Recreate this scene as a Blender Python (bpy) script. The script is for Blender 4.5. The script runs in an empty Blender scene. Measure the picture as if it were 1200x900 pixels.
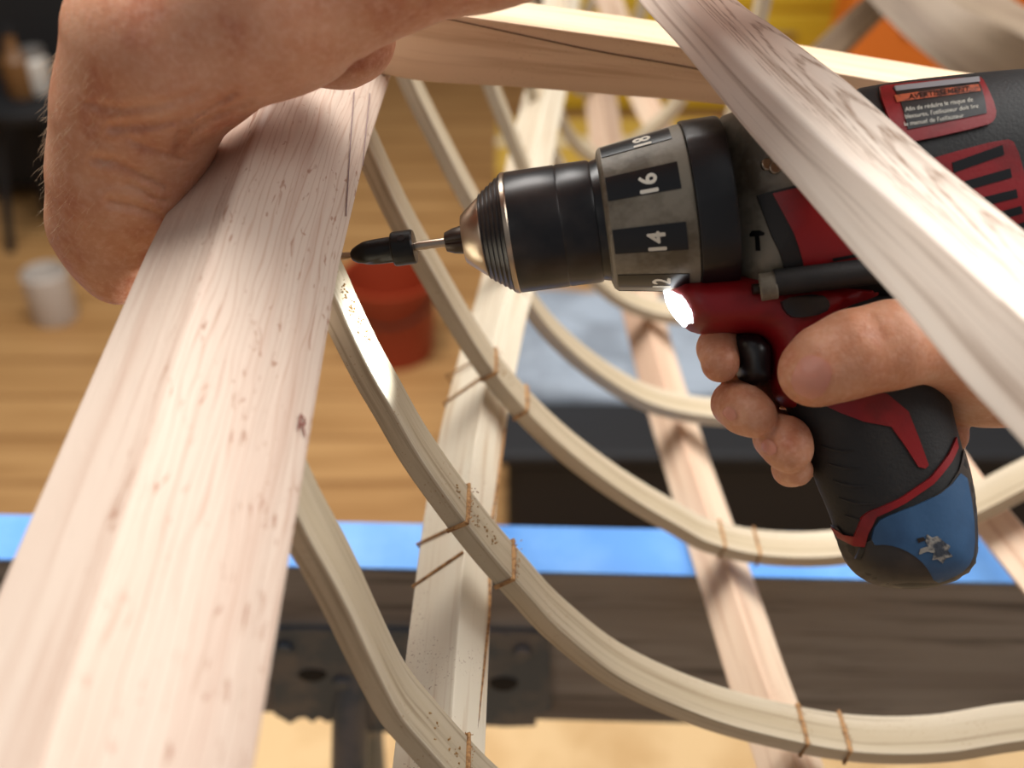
import bpy, bmesh, math, random
import numpy as np
from mathutils import Vector, Matrix
from mathutils.geometry import delaunay_2d_cdt
SC = bpy.context.scene
random.seed(4); rng = np.random.default_rng(4)
COL = SC.collection
F = 1287.0; PITCH = math.radians(35); CP, SP = math.cos(PITCH), math.sin(PITCH); H0 = 1.35

# ------------------------------------------------------------------ camera, world, lights
cam_d = bpy.data.cameras.new('camera'); cam = bpy.data.objects.new('camera', cam_d); COL.objects.link(cam)
cam.location = (0, 0, H0); cam.rotation_euler = (math.pi/2 - PITCH, 0, 0)
cam_d.sensor_width = 36; cam_d.lens = 36*F/1200; cam_d.clip_start = .01
cam_d.dof.use_dof = True; cam_d.dof.focus_distance = .412; cam_d.dof.aperture_fstop = 5.8
SC.camera = cam
w = bpy.data.worlds.new('world'); SC.world = w; w.use_nodes = True
w.node_tree.nodes['Background'].inputs[0].default_value = (.93, .94, 1, 1)
w.node_tree.nodes['Background'].inputs[1].default_value = .22
SC.view_settings.view_transform = 'Standard'; SC.view_settings.look = 'None'
SC.view_settings.exposure = 0.0; SC.view_settings.gamma = 1; SC.view_settings.use_curve_mapping = False

def area(name, loc, target, size, power, color):
    l = bpy.data.lights.new(name, 'AREA'); l.shape = 'RECTANGLE'; l.size, l.size_y = size
    l.energy = power; l.color = color
    o = bpy.data.objects.new(name, l); COL.objects.link(o); o.location = loc
    o.rotation_euler = (Vector(target)-Vector(loc)).to_track_quat('-Z', 'Y').to_euler()
    return o
area('window_light', (1.05, .55, 2.15), (0.12, .30, 1.1), (1.3, 1.1), 26, (1, .98, .95))
area('ceiling_lamp_light', (-.45, 1.25, 2.8), (0, .7, .8), (1.5, 1.2), 78, (1, .965, .92))
area('front_fill_light', (-1.6, -.9, 2.2), (0, .5, 1.1), (1.2, 1.0), 3, (1, .93, .86))  # added fill from behind the camera; no window stands there

# ------------------------------------------------------------------ projections
def c2w(p):
    p = np.asarray(p, float)
    x, y, z = p[..., 0], p[..., 1], p[..., 2]
    return np.stack([x, z*CP + y*SP, H0 - z*SP + y*CP], -1)
def P(px, py, d): return c2w([(px-600)*d/F, (450-py)*d/F, d])
def onY(px, py, Y):
    b = (450-py)/F; return P(px, py, Y/(CP + b*SP))
def onZ(px, py, Z):
    b = (450-py)/F; return P(px, py, (H0-Z)/(SP - b*CP))

# ------------------------------------------------------------------ object helpers
def empty(name, loc, label, cat, group=None):
    o = bpy.data.objects.new(name, None); COL.objects.link(o); o.location = loc; o.empty_display_size = .02
    tag(o, label, cat, group); return o
def tag(o, label=None, cat=None, group=None, kind=None):
    if label: o['label'] = label
    if cat: o['category'] = cat
    if group: o['group'] = group
    if kind: o['kind'] = kind
    return o
def obj(name, v, f, mat, parent=None, uv=None, smooth=35, fix=True, loc=None):
    v = np.asarray(v, float)
    if parent is not None:
        off = np.array(parent['_o'] if '_o' in parent else parent.location)
        r = parent
        while r.parent: r = r.parent
        off = np.array(r.location)
    else:
        off = np.array([v[:, 0].mean(), v[:, 1].mean(), v[:, 2].min()]) if loc is None else np.array(loc)
    me = bpy.data.meshes.new(name); me.from_pydata((v-off).tolist(), [], [list(map(int, q)) for q in f])
    if uv is not None:
        l = me.uv_layers.new(name='UV')
        if callable(uv):
            for lp in me.loops: l.data[lp.index].uv = uv(v[lp.vertex_index])
        else:
            k = 0
            for q in uv:
                for c in q: l.data[k].uv = c; k += 1
    if fix:
        b = bmesh.new(); b.from_mesh(me); bmesh.ops.recalc_face_normals(b, faces=b.faces); b.to_mesh(me); b.free()
    if smooth is not None:
        me.shade_smooth()
        if smooth < 180: me.set_sharp_from_angle(angle=math.radians(smooth))
    me.materials.append(mat)
    o = bpy.data.objects.new(name, me); COL.objects.link(o)
    if uv is not None and smooth is not None and not callable(uv):
        wn = o.modifiers.new('weighted_normals', 'WEIGHTED_NORMAL'); wn.keep_sharp = True; wn.weight = 100
    if parent is not None:
        o.parent = parent
        if parent.parent is None and parent.type == 'EMPTY': pass
        if parent.parent is not None or parent.type != 'EMPTY': pass
    else: o.location = off
    return o
class MB:
    def __init__(s): s.v = []; s.f = []
    def add(s, v, f):
        n = len(s.v); s.v += [tuple(p) for p in v]; s.f += [[i+n for i in q] for q in f]; return s
def frame(d):
    d = np.array(d, float); d /= np.linalg.norm(d)
    a = np.array([0, 0, 1.]) if abs(d[2]) < .9 else np.array([1., 0, 0])
    x = np.cross(a, d); x /= np.linalg.norm(x); return x, np.cross(d, x), d
def tube(pts, r, n=10, cap=True):
    pts = [np.array(p, float) for p in pts]; rr = r if hasattr(r, '__len__') else [r]*len(pts)
    V = []; Fc = []
    for i, p in enumerate(pts):
        d = pts[min(i+1, len(pts)-1)] - pts[max(i-1, 0)]
        if i == 0 or True:
            x, y, _ = frame(d)
            if i and np.dot(x, px_) < 0 and abs(np.dot(x, px_)) > .5: x, y = -x, -y
        px_ = x
        for k in range(n):
            a = 2*math.pi*k/n; V.append(p + rr[i]*(x*math.cos(a)+y*math.sin(a)))
    for i in range(len(pts)-1):
        for k in range(n): Fc.append([i*n+k, i*n+(k+1) % n, (i+1)*n+(k+1) % n, (i+1)*n+k])
    if cap: Fc.append(list(range(n))[::-1]); Fc.append([(len(pts)-1)*n+k for k in range(n)])
    return V, Fc
def box(c, s, rot=None):
    V = []; R = rot if rot is not None else np.eye(3)
    for x in (-.5, .5):
        for y in (-.5, .5):
            for z in (-.5, .5): V.append(np.array(c)+R@(np.array([x*s[0], y*s[1], z*s[2]])))
    return V, [[0,1,3,2],[4,6,7,5],[0,4,5,1],[2,3,7,6],[0,2,6,4],[1,5,7,3]]
def bevel(o, wd=.003, seg=2):
    m = o.modifiers.new('bevel', 'BEVEL'); m.width = wd; m.segments = seg; m.limit_method = 'ANGLE'; return o
def round_ring(c, r, seg=3):
    c = [np.array(p, float) for p in c]; out = []
    n = len(c)
    for i in range(n):
        p = c[i]; a = c[i-1]-p; b = c[(i+1) % n]-p
        la, lb = np.linalg.norm(a), np.linalg.norm(b); rr = min(r, la*.45, lb*.45)
        s, e = p+a/la*rr, p+b/lb*rr
        for k in range(seg+1):
            t = k/seg; out.append((1-t)**2*s+2*t*(1-t)*p+t*t*e)
    return out
def sweep(rings, cap=True):
    n = len(rings[0]); V = [p for r in rings for p in r]; Fc = []; UV = []
    per = [0]
    for k in range(n): per.append(per[-1]+np.linalg.norm(rings[0][(k+1) % n]-rings[0][k]))
    ln = [0]
    for i in range(1, len(rings)): ln.append(ln[-1]+np.linalg.norm(np.mean(rings[i], 0)-np.mean(rings[i-1], 0)))
    for i in range(len(rings)-1):
        for k in range(n):
            Fc.append([i*n+k, i*n+(k+1) % n, (i+1)*n+(k+1) % n, (i+1)*n+k])
            UV.append([(ln[i], per[k]), (ln[i], per[k+1]), (ln[i+1], per[k+1]), (ln[i+1], per[k])])
    if cap:
        for i in (0, len(rings)-1):
            Fc.append([i*n+k for k in range(n)]); UV.append([(ln[i]+.1*p[0], p[1]) for p in [rings[i][k] for k in range(n)]])
    return V, Fc, UV
def spline(pts, n):
    """Catmull-Rom resampled evenly"""
    p = np.array(pts, float); q = np.vstack([2*p[0]-p[1], p, 2*p[-1]-p[-2]]); out = []
    for i in range(1, len(q)-2):
        for t in np.linspace(0, 1, 24, endpoint=False):
            a, b, c, d = q[i-1], q[i], q[i+1], q[i+2]
            out.append(.5*((2*b)+(-a+c)*t+(2*a-5*b+4*c-d)*t*t+(-a+3*b-3*c+d)*t**3))
    out.append(q[-2]); out = np.array(out)
    s = np.concatenate([[0], np.cumsum(np.linalg.norm(np.diff(out, axis=0), axis=1))])
    u = np.linspace(0, s[-1], n)
    return np.stack([np.interp(u, s, out[:, k]) for k in range(out.shape[1])], 1)

# ------------------------------------------------------------------ materials
def mat(name, color, rough=.5, metal=0, spec=.5, emit=None, build=None, sss=0):
    m = bpy.data.materials.new(name); m.use_nodes = True; nt = m.node_tree; b = nt.nodes['Principled BSDF']
    b.inputs['Base Color'].default_value = (*color, 1); b.inputs['Roughness'].default_value = rough
    b.inputs['Metallic'].default_value = metal; b.inputs['Specular IOR Level'].default_value = spec
    if emit: b.inputs['Emission Color'].default_value = (*emit[0], 1); b.inputs['Emission Strength'].default_value = emit[1]
    if sss:
        b.inputs['Subsurface Weight'].default_value = sss; b.inputs['Subsurface Radius'].default_value = (1, .35, .2)
        b.inputs['Subsurface Scale'].default_value = .004
    if build: build(nt, b)
    return m
def srgb(r, g, b):
    return tuple(((c/255)/12.92 if c/255 <= .04045 else ((c/255+.055)/1.055)**2.4) for c in (r, g, b))
def N(nt, t, **k):
    n = nt.nodes.new(t)
    for a, v in k.items():
        if a in ('data_type', 'blend_type', 'operation', 'bands_direction', 'wave_type', 'noise_dimensions', 'feature'): setattr(n, a, v)
        else:
            n.inputs[a.replace('_', ' ')].default_value = v
    return n
def coords(nt, src, scale, loc=(0, 0, 0)):
    t = nt.nodes.new('ShaderNodeTexCoord'); m = nt.nodes.new('ShaderNodeMapping')
    m.inputs['Scale'].default_value = scale; m.inputs['Location'].default_value = loc
    nt.links.new(t.outputs[src], m.inputs['Vector']); return m.outputs[0]
def ramp(nt, fac, stops):
    r = nt.nodes.new('ShaderNodeValToRGB'); e = r.color_ramp.elements
    while len(e) < len(stops): e.new(.5)
    for i, (p, c) in enumerate(stops): e[i].position = p; e[i].color = (*c, 1) if len(c) == 3 else c
    nt.links.new(fac, r.inputs[0]); return r.outputs[0]
def mixc(nt, fac, a, b, mode='MIX'):
    m = nt.nodes.new('ShaderNodeMix'); m.data_type = 'RGBA'; m.blend_type = mode
    for s, v in ((m.inputs[0], fac), (m.inputs[6], a), (m.inputs[7], b)):
        if isinstance(v, (float, int)): s.default_value = v
        elif isinstance(v, tuple): s.default_value = (*v, 1)
        else: nt.links.new(v, s)
    return m.outputs[2]
def noise(nt, vec, scale, detail=3, rough=.5, dist=0):
    n = N(nt, 'ShaderNodeTexNoise', Scale=scale, Detail=detail, Roughness=rough, Distortion=dist)
    nt.links.new(vec, n.inputs['Vector']); return n.outputs[0]
def bump(nt, b, h, dist=.0005, st=.5):
    n = N(nt, 'ShaderNodeBump', Strength=st, Distance=dist); nt.links.new(h, n.inputs['Height'])
    nt.links.new(n.outputs[0], b.inputs['Normal'])
def wood(name, light, mid, dark, seed=0, grain=1.0, specks=.4, pits=0, cath=0, rough=.55, bumpy=.25, smooth_to=0):
    def bld(nt, b):
        v = coords(nt, 'UV', (1, 1, 1), (seed*3.1, seed*1.7, seed))
        s1 = coords(nt, 'UV', (6, 260*grain, 1), (seed, seed*2, 0)); n1 = noise(nt, s1, 1, 4, .6, .3)
        s2 = coords(nt, 'UV', (2.2, 45*grain, 1), (seed*5, seed, 0)); n2 = noise(nt, s2, 1, 3, .5, .8)
        c = ramp(nt, n2, [(.30, mid), (.62, light)])
        c = mixc(nt, ramp(nt, n1, [(.52, (0, 0, 0)), (.72, (.75, .75, .75))]), c, dark)
        if cath:
            sp = nt.nodes.new('ShaderNodeSeparateXYZ'); nt.links.new(coords(nt, 'UV', (1, 1, 1)), sp.inputs[0])
            def M(op, a_, b_=0.):
                m = N(nt, 'ShaderNodeMath', operation=op)
                for i_, x_ in enumerate((a_, b_)):
                    if isinstance(x_, (int, float)): m.inputs[i_].default_value = x_
                    else: nt.links.new(x_, m.inputs[i_])
                return m.outputs[0]
            nz = noise(nt, coords(nt, 'UV', (22, 60, 1)), 1, 3, .55)
            nz2 = noise(nt, coords(nt, 'UV', (60, 700, 1)), 1, 2, .5)
            dv = M('SUBTRACT', sp.outputs[1], .0335); q_ = M('MULTIPLY', M('MULTIPLY', dv, dv), 1100.)
            fv = M('ADD', M('SUBTRACT', sp.outputs[0], q_), M('ADD', M('MULTIPLY', nz, .022), M('MULTIPLY', nz2, .012)))
            wv = M('SINE', M('MULTIPLY', fv, 250.))
            wv = M('MULTIPLY', M('ADD', wv, 1.), .5)
            msk = M('GREATER_THAN', sp.outputs[1], .0215)
            fac = ramp(nt, M('MULTIPLY', wv, msk), [(.62, (0, 0, 0)), (.95, (cath, cath, cath))])
            brk = ramp(nt, noise(nt, coords(nt, 'UV', (120, 1400, 1)), 1, 2), [(.38, (.15, .15, .15)), (.6, (1, 1, 1))])
            fac = mixc(nt, 1.0, fac, brk, 'MULTIPLY')
            c = mixc(nt, fac, c, dark)
        if specks:
            n3 = noise(nt, coords(nt, 'Object', (1, 1, 1), (seed, 0, 0)), 900, 2, .6)
            n4 = noise(nt, coords(nt, 'Object', (1, 1, 1), (seed, 3, 0)), 35, 2)
            f = mixc(nt, 1.0, ramp(nt, n3, [(.64, (0, 0, 0)), (.70, (1, 1, 1))]), ramp(nt, n4, [(.5, (0, 0, 0)), (.62, (specks,)*3)]), 'MULTIPLY')
            c = mixc(nt, f, c, srgb(140, 95, 50))
        h = n1
        if pits:
            sp0 = nt.nodes.new('ShaderNodeSeparateXYZ'); nt.links.new(coords(nt, 'UV', (1, 1, 1)), sp0.inputs[0])
            fm = N(nt, 'ShaderNodeMath', operation='GREATER_THAN'); nt.links.new(sp0.outputs[1], fm.inputs[0]); fm.inputs[1].default_value = smooth_to
            facet = fm.outputs[0]
            n5 = noise(nt, coords(nt, 'UV', (75, 260, 1), (seed, 8, 0)), 1, 2, .55, 1.4)
            pm = ramp(nt, n5, [(.63, (0, 0, 0)), (.70, (pits,)*3)])
            c = mixc(nt, mixc(nt, 1.0, pm, facet, 'MULTIPLY'), c, srgb(150, 104, 80))
            n6 = noise(nt, coords(nt, 'UV', (9, 45, 1), (seed, 2, 0)), 1, 3, .6, 1.6)
            w2 = N(nt, 'ShaderNodeTexWave', wave_type='BANDS', bands_direction='Y', Scale=5, Distortion=9, Detail=2, Detail_Scale=1.2)
            nt.links.new(coords(nt, 'UV', (2.6, 22, 1), (seed, 0, 0)), w2.inputs['Vector'])
            c = mixc(nt, mixc(nt, 1.0, ramp(nt, w2.outputs[1], [(.86, (0, 0, 0)), (.97, (.33,)*3)]), facet, 'MULTIPLY'), c, srgb(158, 112, 86))
            h = mixc(nt, .6, n1, n5, 'SUBTRACT')
        nt.links.new(c, b.inputs['Base Color']); bump(nt, b, h, .0006, bumpy)
    return mat(name, light, rough, build=bld, spec=.35)
W_G = wood('cedar', srgb(206, 187, 171), srgb(198, 175, 158), srgb(184, 154, 136), 1, .5, 0, .7, bumpy=.5, smooth_to=.036)
W_R = wood('ash_rib', srgb(206, 194, 172), srgb(178, 162, 134), srgb(112, 88, 58), 2, 1, .9)
W_S = wood('pine_stringer', srgb(240, 230, 208), srgb(230, 212, 184), srgb(196, 166, 128), 3, .7, .9)
W_P = wood('pink_cedar', srgb(232, 208, 182), srgb(220, 186, 160), srgb(190, 146, 116), 4, .6, .6)
W_N = wood('oak', srgb(232, 220, 206), srgb(222, 204, 188), srgb(150, 124, 104), 5, 1.3, 0, cath=.9, rough=.36)
W_B = wood('deck_cedar', srgb(222, 198, 168), srgb(208, 180, 148), srgb(180, 144, 108), 6, .6, .3)
W_D = wood('old_rail', srgb(152, 146, 138), srgb(108, 98, 90), srgb(64, 57, 52), 7, .35, 0, rough=.8)
def spotty(a, b_, sc, lo=.45, hi=.6, bm=0, bs=.3):
    def bld(nt, b):
        c = coords(nt, 'Object', (1, 1, 1)); n = noise(nt, c, sc, 4, .6)
        nt.links.new(ramp(nt, n, [(lo, a), (hi, b_)]), b.inputs['Base Color'])
        if bm: bump(nt, b, noise(nt, c, bm, 2), .0004, bs)
    return bld
M_GREY = mat('grey_plastic', srgb(118, 110, 96), .5, build=spotty(srgb(128, 121, 106), srgb(88, 79, 63), 55, .48, .66, 400))
M_BLK = mat('black_plastic', srgb(30, 30, 32), .38, build=spotty(srgb(20, 20, 22), srgb(42, 38, 34), 40, .55, .72, 600, .15))
M_RUB = mat('black_rubber', srgb(34, 33, 33), .6, build=spotty(srgb(25, 24, 24), srgb(42, 38, 35), 30, .5, .72, 900, .3))
M_WIN = mat('black_window', srgb(18, 18, 20), .3)
def chuckb(nt, b):
    c = coords(nt, 'Object', (1, 1, 1)); n = noise(nt, c, 60, 3)
    nt.links.new(ramp(nt, n, [(.4, srgb(26, 25, 27)), (.7, srgb(52, 46, 44))]), b.inputs['Base Color'])
M_CHK = mat('chuck_black', srgb(30, 29, 31), .33, .25, build=chuckb)
M_STEEL = mat('steel', srgb(176, 160, 142), .28, 1)
M_DSTEEL = mat('dark_steel', srgb(70, 62, 56), .38, .9)
M_BSTEEL = mat('black_steel', srgb(30, 28, 27), .35, .6)
M_RED = mat('red_plastic', srgb(150, 18, 26), .42, build=spotty(srgb(138, 12, 20), srgb(104, 12, 16), 45, .48, .7, 700, .15))
M_WHT = mat('white_print', srgb(225, 220, 205), .6)
M_ORP = mat('orange_print', srgb(178, 84, 50), .5, build=spotty(srgb(180, 86, 52), srgb(92, 50, 38), 300, .5, .62))
M_LED = mat('led_lens', (.9, .95, 1), .2, emit=((.93, .97, 1), 4))
M_TAPE = mat('blue_tape', srgb(60, 112, 160), .55, build=spotty(srgb(46, 84, 122), srgb(36, 70, 106), 35, .45, .65, 500, .2))
M_BTAPE = mat('bright_blue_tape', srgb(84, 148, 222), .5, build=spotty(srgb(84, 148, 224), srgb(112, 168, 232), 12, .45, .68))
M_IRON = mat('black_iron', srgb(44, 48, 54), .5, .4, build=spotty(srgb(76, 86, 98), srgb(104, 104, 108), 30))
M_CORD = mat('waxed_cord', srgb(150, 108, 64), .6, build=spotty(srgb(182, 138, 88), srgb(128, 88, 48), 400))
M_PENC = mat('pencil_line', srgb(120, 96, 96), .7)
M_BURN = mat('brown_ink', srgb(120, 60, 50), .7)
def skinb(nt, b):
    c = coords(nt, 'Object', (1, 1, 1))
    n = noise(nt, c, 45, 4, .6); n2 = noise(nt, c, 420, 3, .6); n3 = noise(nt, c, 150, 2)
    k = ramp(nt, n, [(.34, srgb(214, 160, 128)), (.55, srgb(203, 142, 108)), (.72, srgb(182, 108, 78))])
    k = mixc(nt, ramp(nt, n2, [(.45, (0, 0, 0)), (.7, (.35,)*3)]), k, srgb(228, 182, 160))
    k = mixc(nt, ramp(nt, n3, [(.74, (0, 0, 0)), (.80, (.25,)*3)]), k, srgb(150, 88, 66))
    nt.links.new(k, b.inputs['Base Color'])
    v = nt.nodes.new('ShaderNodeTexVoronoi'); v.inputs['Scale'].default_value = 900; nt.links.new(c, v.inputs['Vector'])
    h = mixc(nt, .5, v.outputs[0], n2); bump(nt, b, h, .0004, .35)
M_SKIN = mat('skin', srgb(205, 145, 118), .5, build=skinb, sss=.25, spec=.4)
M_NAIL = mat('fingernail', srgb(212, 148, 128), .22, sss=.2)
M_HAIR = mat('body_hair', srgb(206, 180, 148), .5)
def floorb(nt, b):
    n = noise(nt, coords(nt, 'Object', (1.2, 12, 1)), 2, 4); n2 = noise(nt, coords(nt, 'Object', (1, 1, 1)), 1.6, 2)
    c = ramp(nt, n, [(.3, srgb(168, 124, 74)), (.7, srgb(198, 154, 100))])
    br = N(nt, 'ShaderNodeTexBrick', Scale=1, Mortar_Size=.008); br.inputs['Brick Width'].default_value = 1.6; br.inputs['Row Height'].default_value = .14
    nt.links.new(coords(nt, 'Object', (1, 1, 1)), br.inputs['Vector'])
    br.inputs['Color1'].default_value = (1, 1, 1, 1); br.inputs['Color2'].default_value = (.92, .9, .88, 1); br.inputs['Mortar'].default_value = (.62, .54, .46, 1)
    nt.links.new(mixc(nt, 1.0, c, br.outputs[0], 'MULTIPLY'), b.inputs['Base Color'])
M_FLOOR = mat('floor_boards', srgb(190, 140, 80), .5, build=floorb)
M_WALL = mat('wall_paint', srgb(120, 98, 74), .8, build=spotty(srgb(126, 102, 78), srgb(110, 90, 68), 3))
M_PLY = mat('plywood', srgb(226, 190, 138), .6, build=spotty(srgb(230, 194, 142), srgb(212, 172, 118), 5))

# ------------------------------------------------------------------ the setting
def struct(name, v, f, m):
    o = obj(name, v, f, m, smooth=None); o['kind'] = 'structure'; return o
struct('floor', *box((0, 1.6, -.05), (6.2, 6.6, .1)), M_FLOOR)
struct('wall_back', *box((0, 4.0, 1.5), (6.2, .1, 3)), M_WALL)
struct('wall_left', *box((-3.05, 1.6, 1.5), (.1, 6.6, 3)), M_WALL)
V, Fc = box((0, 3.93, .06), (5.9, .02, .12)); struct('baseboard_back', V, Fc, M_WALL)

# ------------------------------------------------------------------ boat frame
# gunwale: corner curves (right edge C, ridge B, left edge A)
def gun_rings(Ys):
    cs = [(-.10, -.066, 1.08), (.05, -.0635, 1.10), (.161, -.0606, 1.126), (.337, -.060, 1.163), (.404, -.0568, 1.177), (.477, -.0535, 1.182), (.62, -.040, 1.20), (.75, -.02, 1.215), (.88, .0, 1.23), (1.0, .02, 1.24), (1.15, .044, 1.255), (1.32, .066, 1.27)]
    y = [c[0] for c in cs]; out = []
    for Y in Ys:
        x = np.interp(Y, y, [c[1] for c in cs]); z = np.interp(Y, y, [c[2] for c in cs])
        k = np.interp(Y, [.1, .4], [1.05, .90]); ka = np.interp(Y, [.1, .25, .40], [1.18, 1.08, .96])
        C = np.array([x, Y, z]); B = C+np.array([-.036*k, 0, .030*k]); A = B+np.array([-.033*ka, 0, -.021])
        D = C+np.array([-.012, 0, -.018]); E = A+np.array([.006, 0, -.020])
        out.append([A, B, C, D, E])
    return out
YS = np.linspace(-.10, 1.30, 100)
corner = gun_rings(YS)
# slight crown on the right-hand facet
def crown(r):
    A, B, C, D, E = r; n = np.array([.64, 0, .77]); q = []
    for t in (.25, .5, .75): q.append(B*(1-t)+C*t + n*.0032*4*t*(1-t))
    return [A, B]+q+[C, D, E]
rings = []
for r in corner:
    c = crown(r); rings.append(round_ring(c, .0025, 2))
G = empty('gunwale', tuple(corner[0][0]), 'thick pinkish cedar gunwale gripped by the left hand, rising through the left of the frame', 'boat gunwale')
v, f, uv = sweep(rings); obj('rail', v, f, W_G, G, uv)
def Gpt(Y, t, off=.0004):
    A, B, C, D, E = gun_rings([Y])[0]; n = np.array([.64, 0, .77])
    return B*(1-t)+C*t + n*(.0032*4*t*(1-t)+off)
for k, (y0, t0, y1, t1) in enumerate(((.435, .66, .362, .93), (.445, .82, .395, .98))):
    pts = [Gpt(y0+(y1-y0)*s, t0+(t1-t0)*s) for s in np.linspace(0, 1, 12)]
    v, f = tube(pts, .0002, 6); obj('pencil_mark', v, f, M_PENC, G)
# other gunwale (mirrored, mostly out of the picture)
XM = .19
def rx(Y): return np.interp(Y, [-.1, .337, .477, .62, .75, .88, 1.0, 1.15, 1.32], [.45, .438, .425, .41, .385, .20, .19, .145, .10])
mr = []
for r in rings:
    xc = max(p[0] for p in r); mr.append([np.array([rx(p[1])+(xc-p[0]), p[1], p[2]]) for p in r][::-1])
v, f, uv = sweep(mr); o = obj('gunwale', v, f, W_G, None, uv)
tag(o, 'far-side cedar gunwale of the boat frame, beyond the drill', 'boat gunwale')

# text helper -------------------------------------------------
def glyphs(txt, size, sx=1):
    cu = bpy.data.curves.new('t', 'FONT'); cu.body = txt; cu.size = size; cu.align_x = 'CENTER'; cu.align_y = 'CENTER'; cu.resolution_u = 3
    ob = bpy.data.objects.new('t', cu); COL.objects.link(ob)
    bpy.context.view_layer.update()
    me = bpy.data.meshes.new_from_object(ob.evaluated_get(bpy.context.evaluated_depsgraph_get()))
    v = np.array([tuple(x.co) for x in me.vertices]).reshape(-1, 3); f = [list(p.vertices) for p in me.polygons]
    bpy.data.objects.remove(ob); bpy.data.curves.remove(cu); bpy.data.meshes.remove(me)
    return v, f
v, f = glyphs('R', .0075)
v2 = [Gpt(.262+p[1]*1.25+p[0]*.0, .90+p[0]/.05, .0005) for p in v]
obj('letter_mark', v2, f, M_BURN, G, smooth=None, fix=False)

WR, TR = .0225, .0085
ribtr = {
 1: (.248, [(348, 596), (365, 622), (391, 680), (414, 725), (431, 762), (468, 835), (498, 872), (540, 918)]),
 2: (.339, [(389, 337), (411, 385), (437, 438), (461, 480), (500, 547), (565, 636), (618, 697), (660, 742), (733, 798), (827, 840), (920, 866), (1013, 882), (1107, 882), (1200, 868)]),
 3: (.480, [(425, 150), (434, 172), (470, 250), (504, 312), (561, 409), (605, 468), (663, 526), (732, 578), (801, 619), (836, 637), (900, 651), (979, 652), (1060, 636), (1140, 604), (1199, 574)]),
 4: (.614, [(478, 80), (487, 102), (526, 180), (555, 235), (621, 353), (670, 411), (732, 457), (784, 479), (853, 489), (920, 484), (1000, 462)]),
}
endpts = {1: [(-.004, .989), (.022, .957), (.065, .925), (.13, .902), (.2, .898), (.27, .92), (.35, .965), (.41, 1.05), (.435, 1.13), (.44, 1.16)],
 2: [(.30, .925), (.35, .96), (.40, 1.03), (.425, 1.10), (.438, 1.165)], 3: [(.335, .99), (.38, 1.05), (.41, 1.12), (.425, 1.18)],
 4: [(.29, .945), (.34, .99), (.375, 1.06), (.40, 1.13), (.41, 1.19)]}
ribcurve = {}
def make_rib(idx, Y, xz, label, group=None, matl=W_R):
    """xz: inner-corner curve; builds the bent rib"""
    c = spline(xz, 110); ribcurve[idx] = (Y, c)
    t = np.gradient(c, axis=0); t /= np.linalg.norm(t, axis=1)[:, None]
    nrm = np.stack([-t[:, 1], t[:, 0]], 1)   # inner side (up / to the centre)
    R = []
    for p, n in zip(c, nrm):
        i = np.array([p[0], 0, p[1]]); o_ = i-TR*np.array([n[0], 0, n[1]])
        q = [i+np.array([0, Y-WR/2, 0]), i+np.array([0, Y+WR/2, 0]), o_+np.array([0, Y+WR/2, 0]), o_+np.array([0, Y-WR/2, 0])]
        R.append(round_ring(q, .0012, 2))
    v, f, uv = sweep(R); ob = obj('hull_rib', v, f, matl, None, uv); tag(ob, label, 'boat rib', group); return ob
lab = {1: 'nearest bent rib, entering the thick gunwale below the letter R', 2: 'bent rib whose top end sits right under the drill bit, lit white',
 3: 'third bent rib, passing behind the countersink bit and the battery', 4: 'fourth bent rib, slightly blurred, running behind the black chuck'}
for k, (Y, tr) in ribtr.items():
    xz = []
    for (a, b) in tr:
        p = onY(a, b, Y-WR/2); xz.append((p[0], p[2]))
    if k == 1: xz = [(-.0628, 1.1450), (-.0592, 1.1300)]+xz[2:]
    elif k == 2: xz = [(-.0662, 1.1665)]+xz
    else: xz = [(xz[0][0]-.010, xz[0][1]+.012)]+xz
    xz += endpts[k]; make_rib(k, Y, xz, lab[k])
base = ribcurve[4][1]; bx = base[:, 0]; bz = base[:, 1]
more = {5: 'fifth bent rib, blurred, just behind the drill chuck', 6: 'sixth bent rib, blurred, between the deck beam and the torque collar',
        7: 'seventh bent rib, blurred pale arc above the chuck', 8: 'eighth bent rib, pale arc touching the underside of the deck beam',
        9: 'farthest bent rib towards the pointed end of the frame'}
for i, k in enumerate(range(5, 10)):
    Y = .612+.134*(i+1); s = (.80, .60, .43, .29, .17)[i]; cx = (.158, .130, .102, .086, .078)[i]
    sr = (1.0, .30, .43, .29, .17)[i]; xz = [(cx+(x-.178)*(s if x < .178 else sr), .892+(z-.892)*(1.0+.03*i)+max(0, z-1.1)*.5+.004*i*i) for x, z in zip(bx[::5], bz[::5])]
    make_rib(k, Y, xz, more[k])

def at_rib(k, X):
    Y, c = ribcurve[k]; j = np.argmin(np.abs(c[:55 if k < 99 else 110, 0]-X)); j = np.argmin(np.abs(c[:80, 0]-X)); t = c[min(j+1, 109)]-c[j-1]; t = t/np.linalg.norm(t)
    return Y, c[j], np.array([-t[1], t[0]]), t
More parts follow.
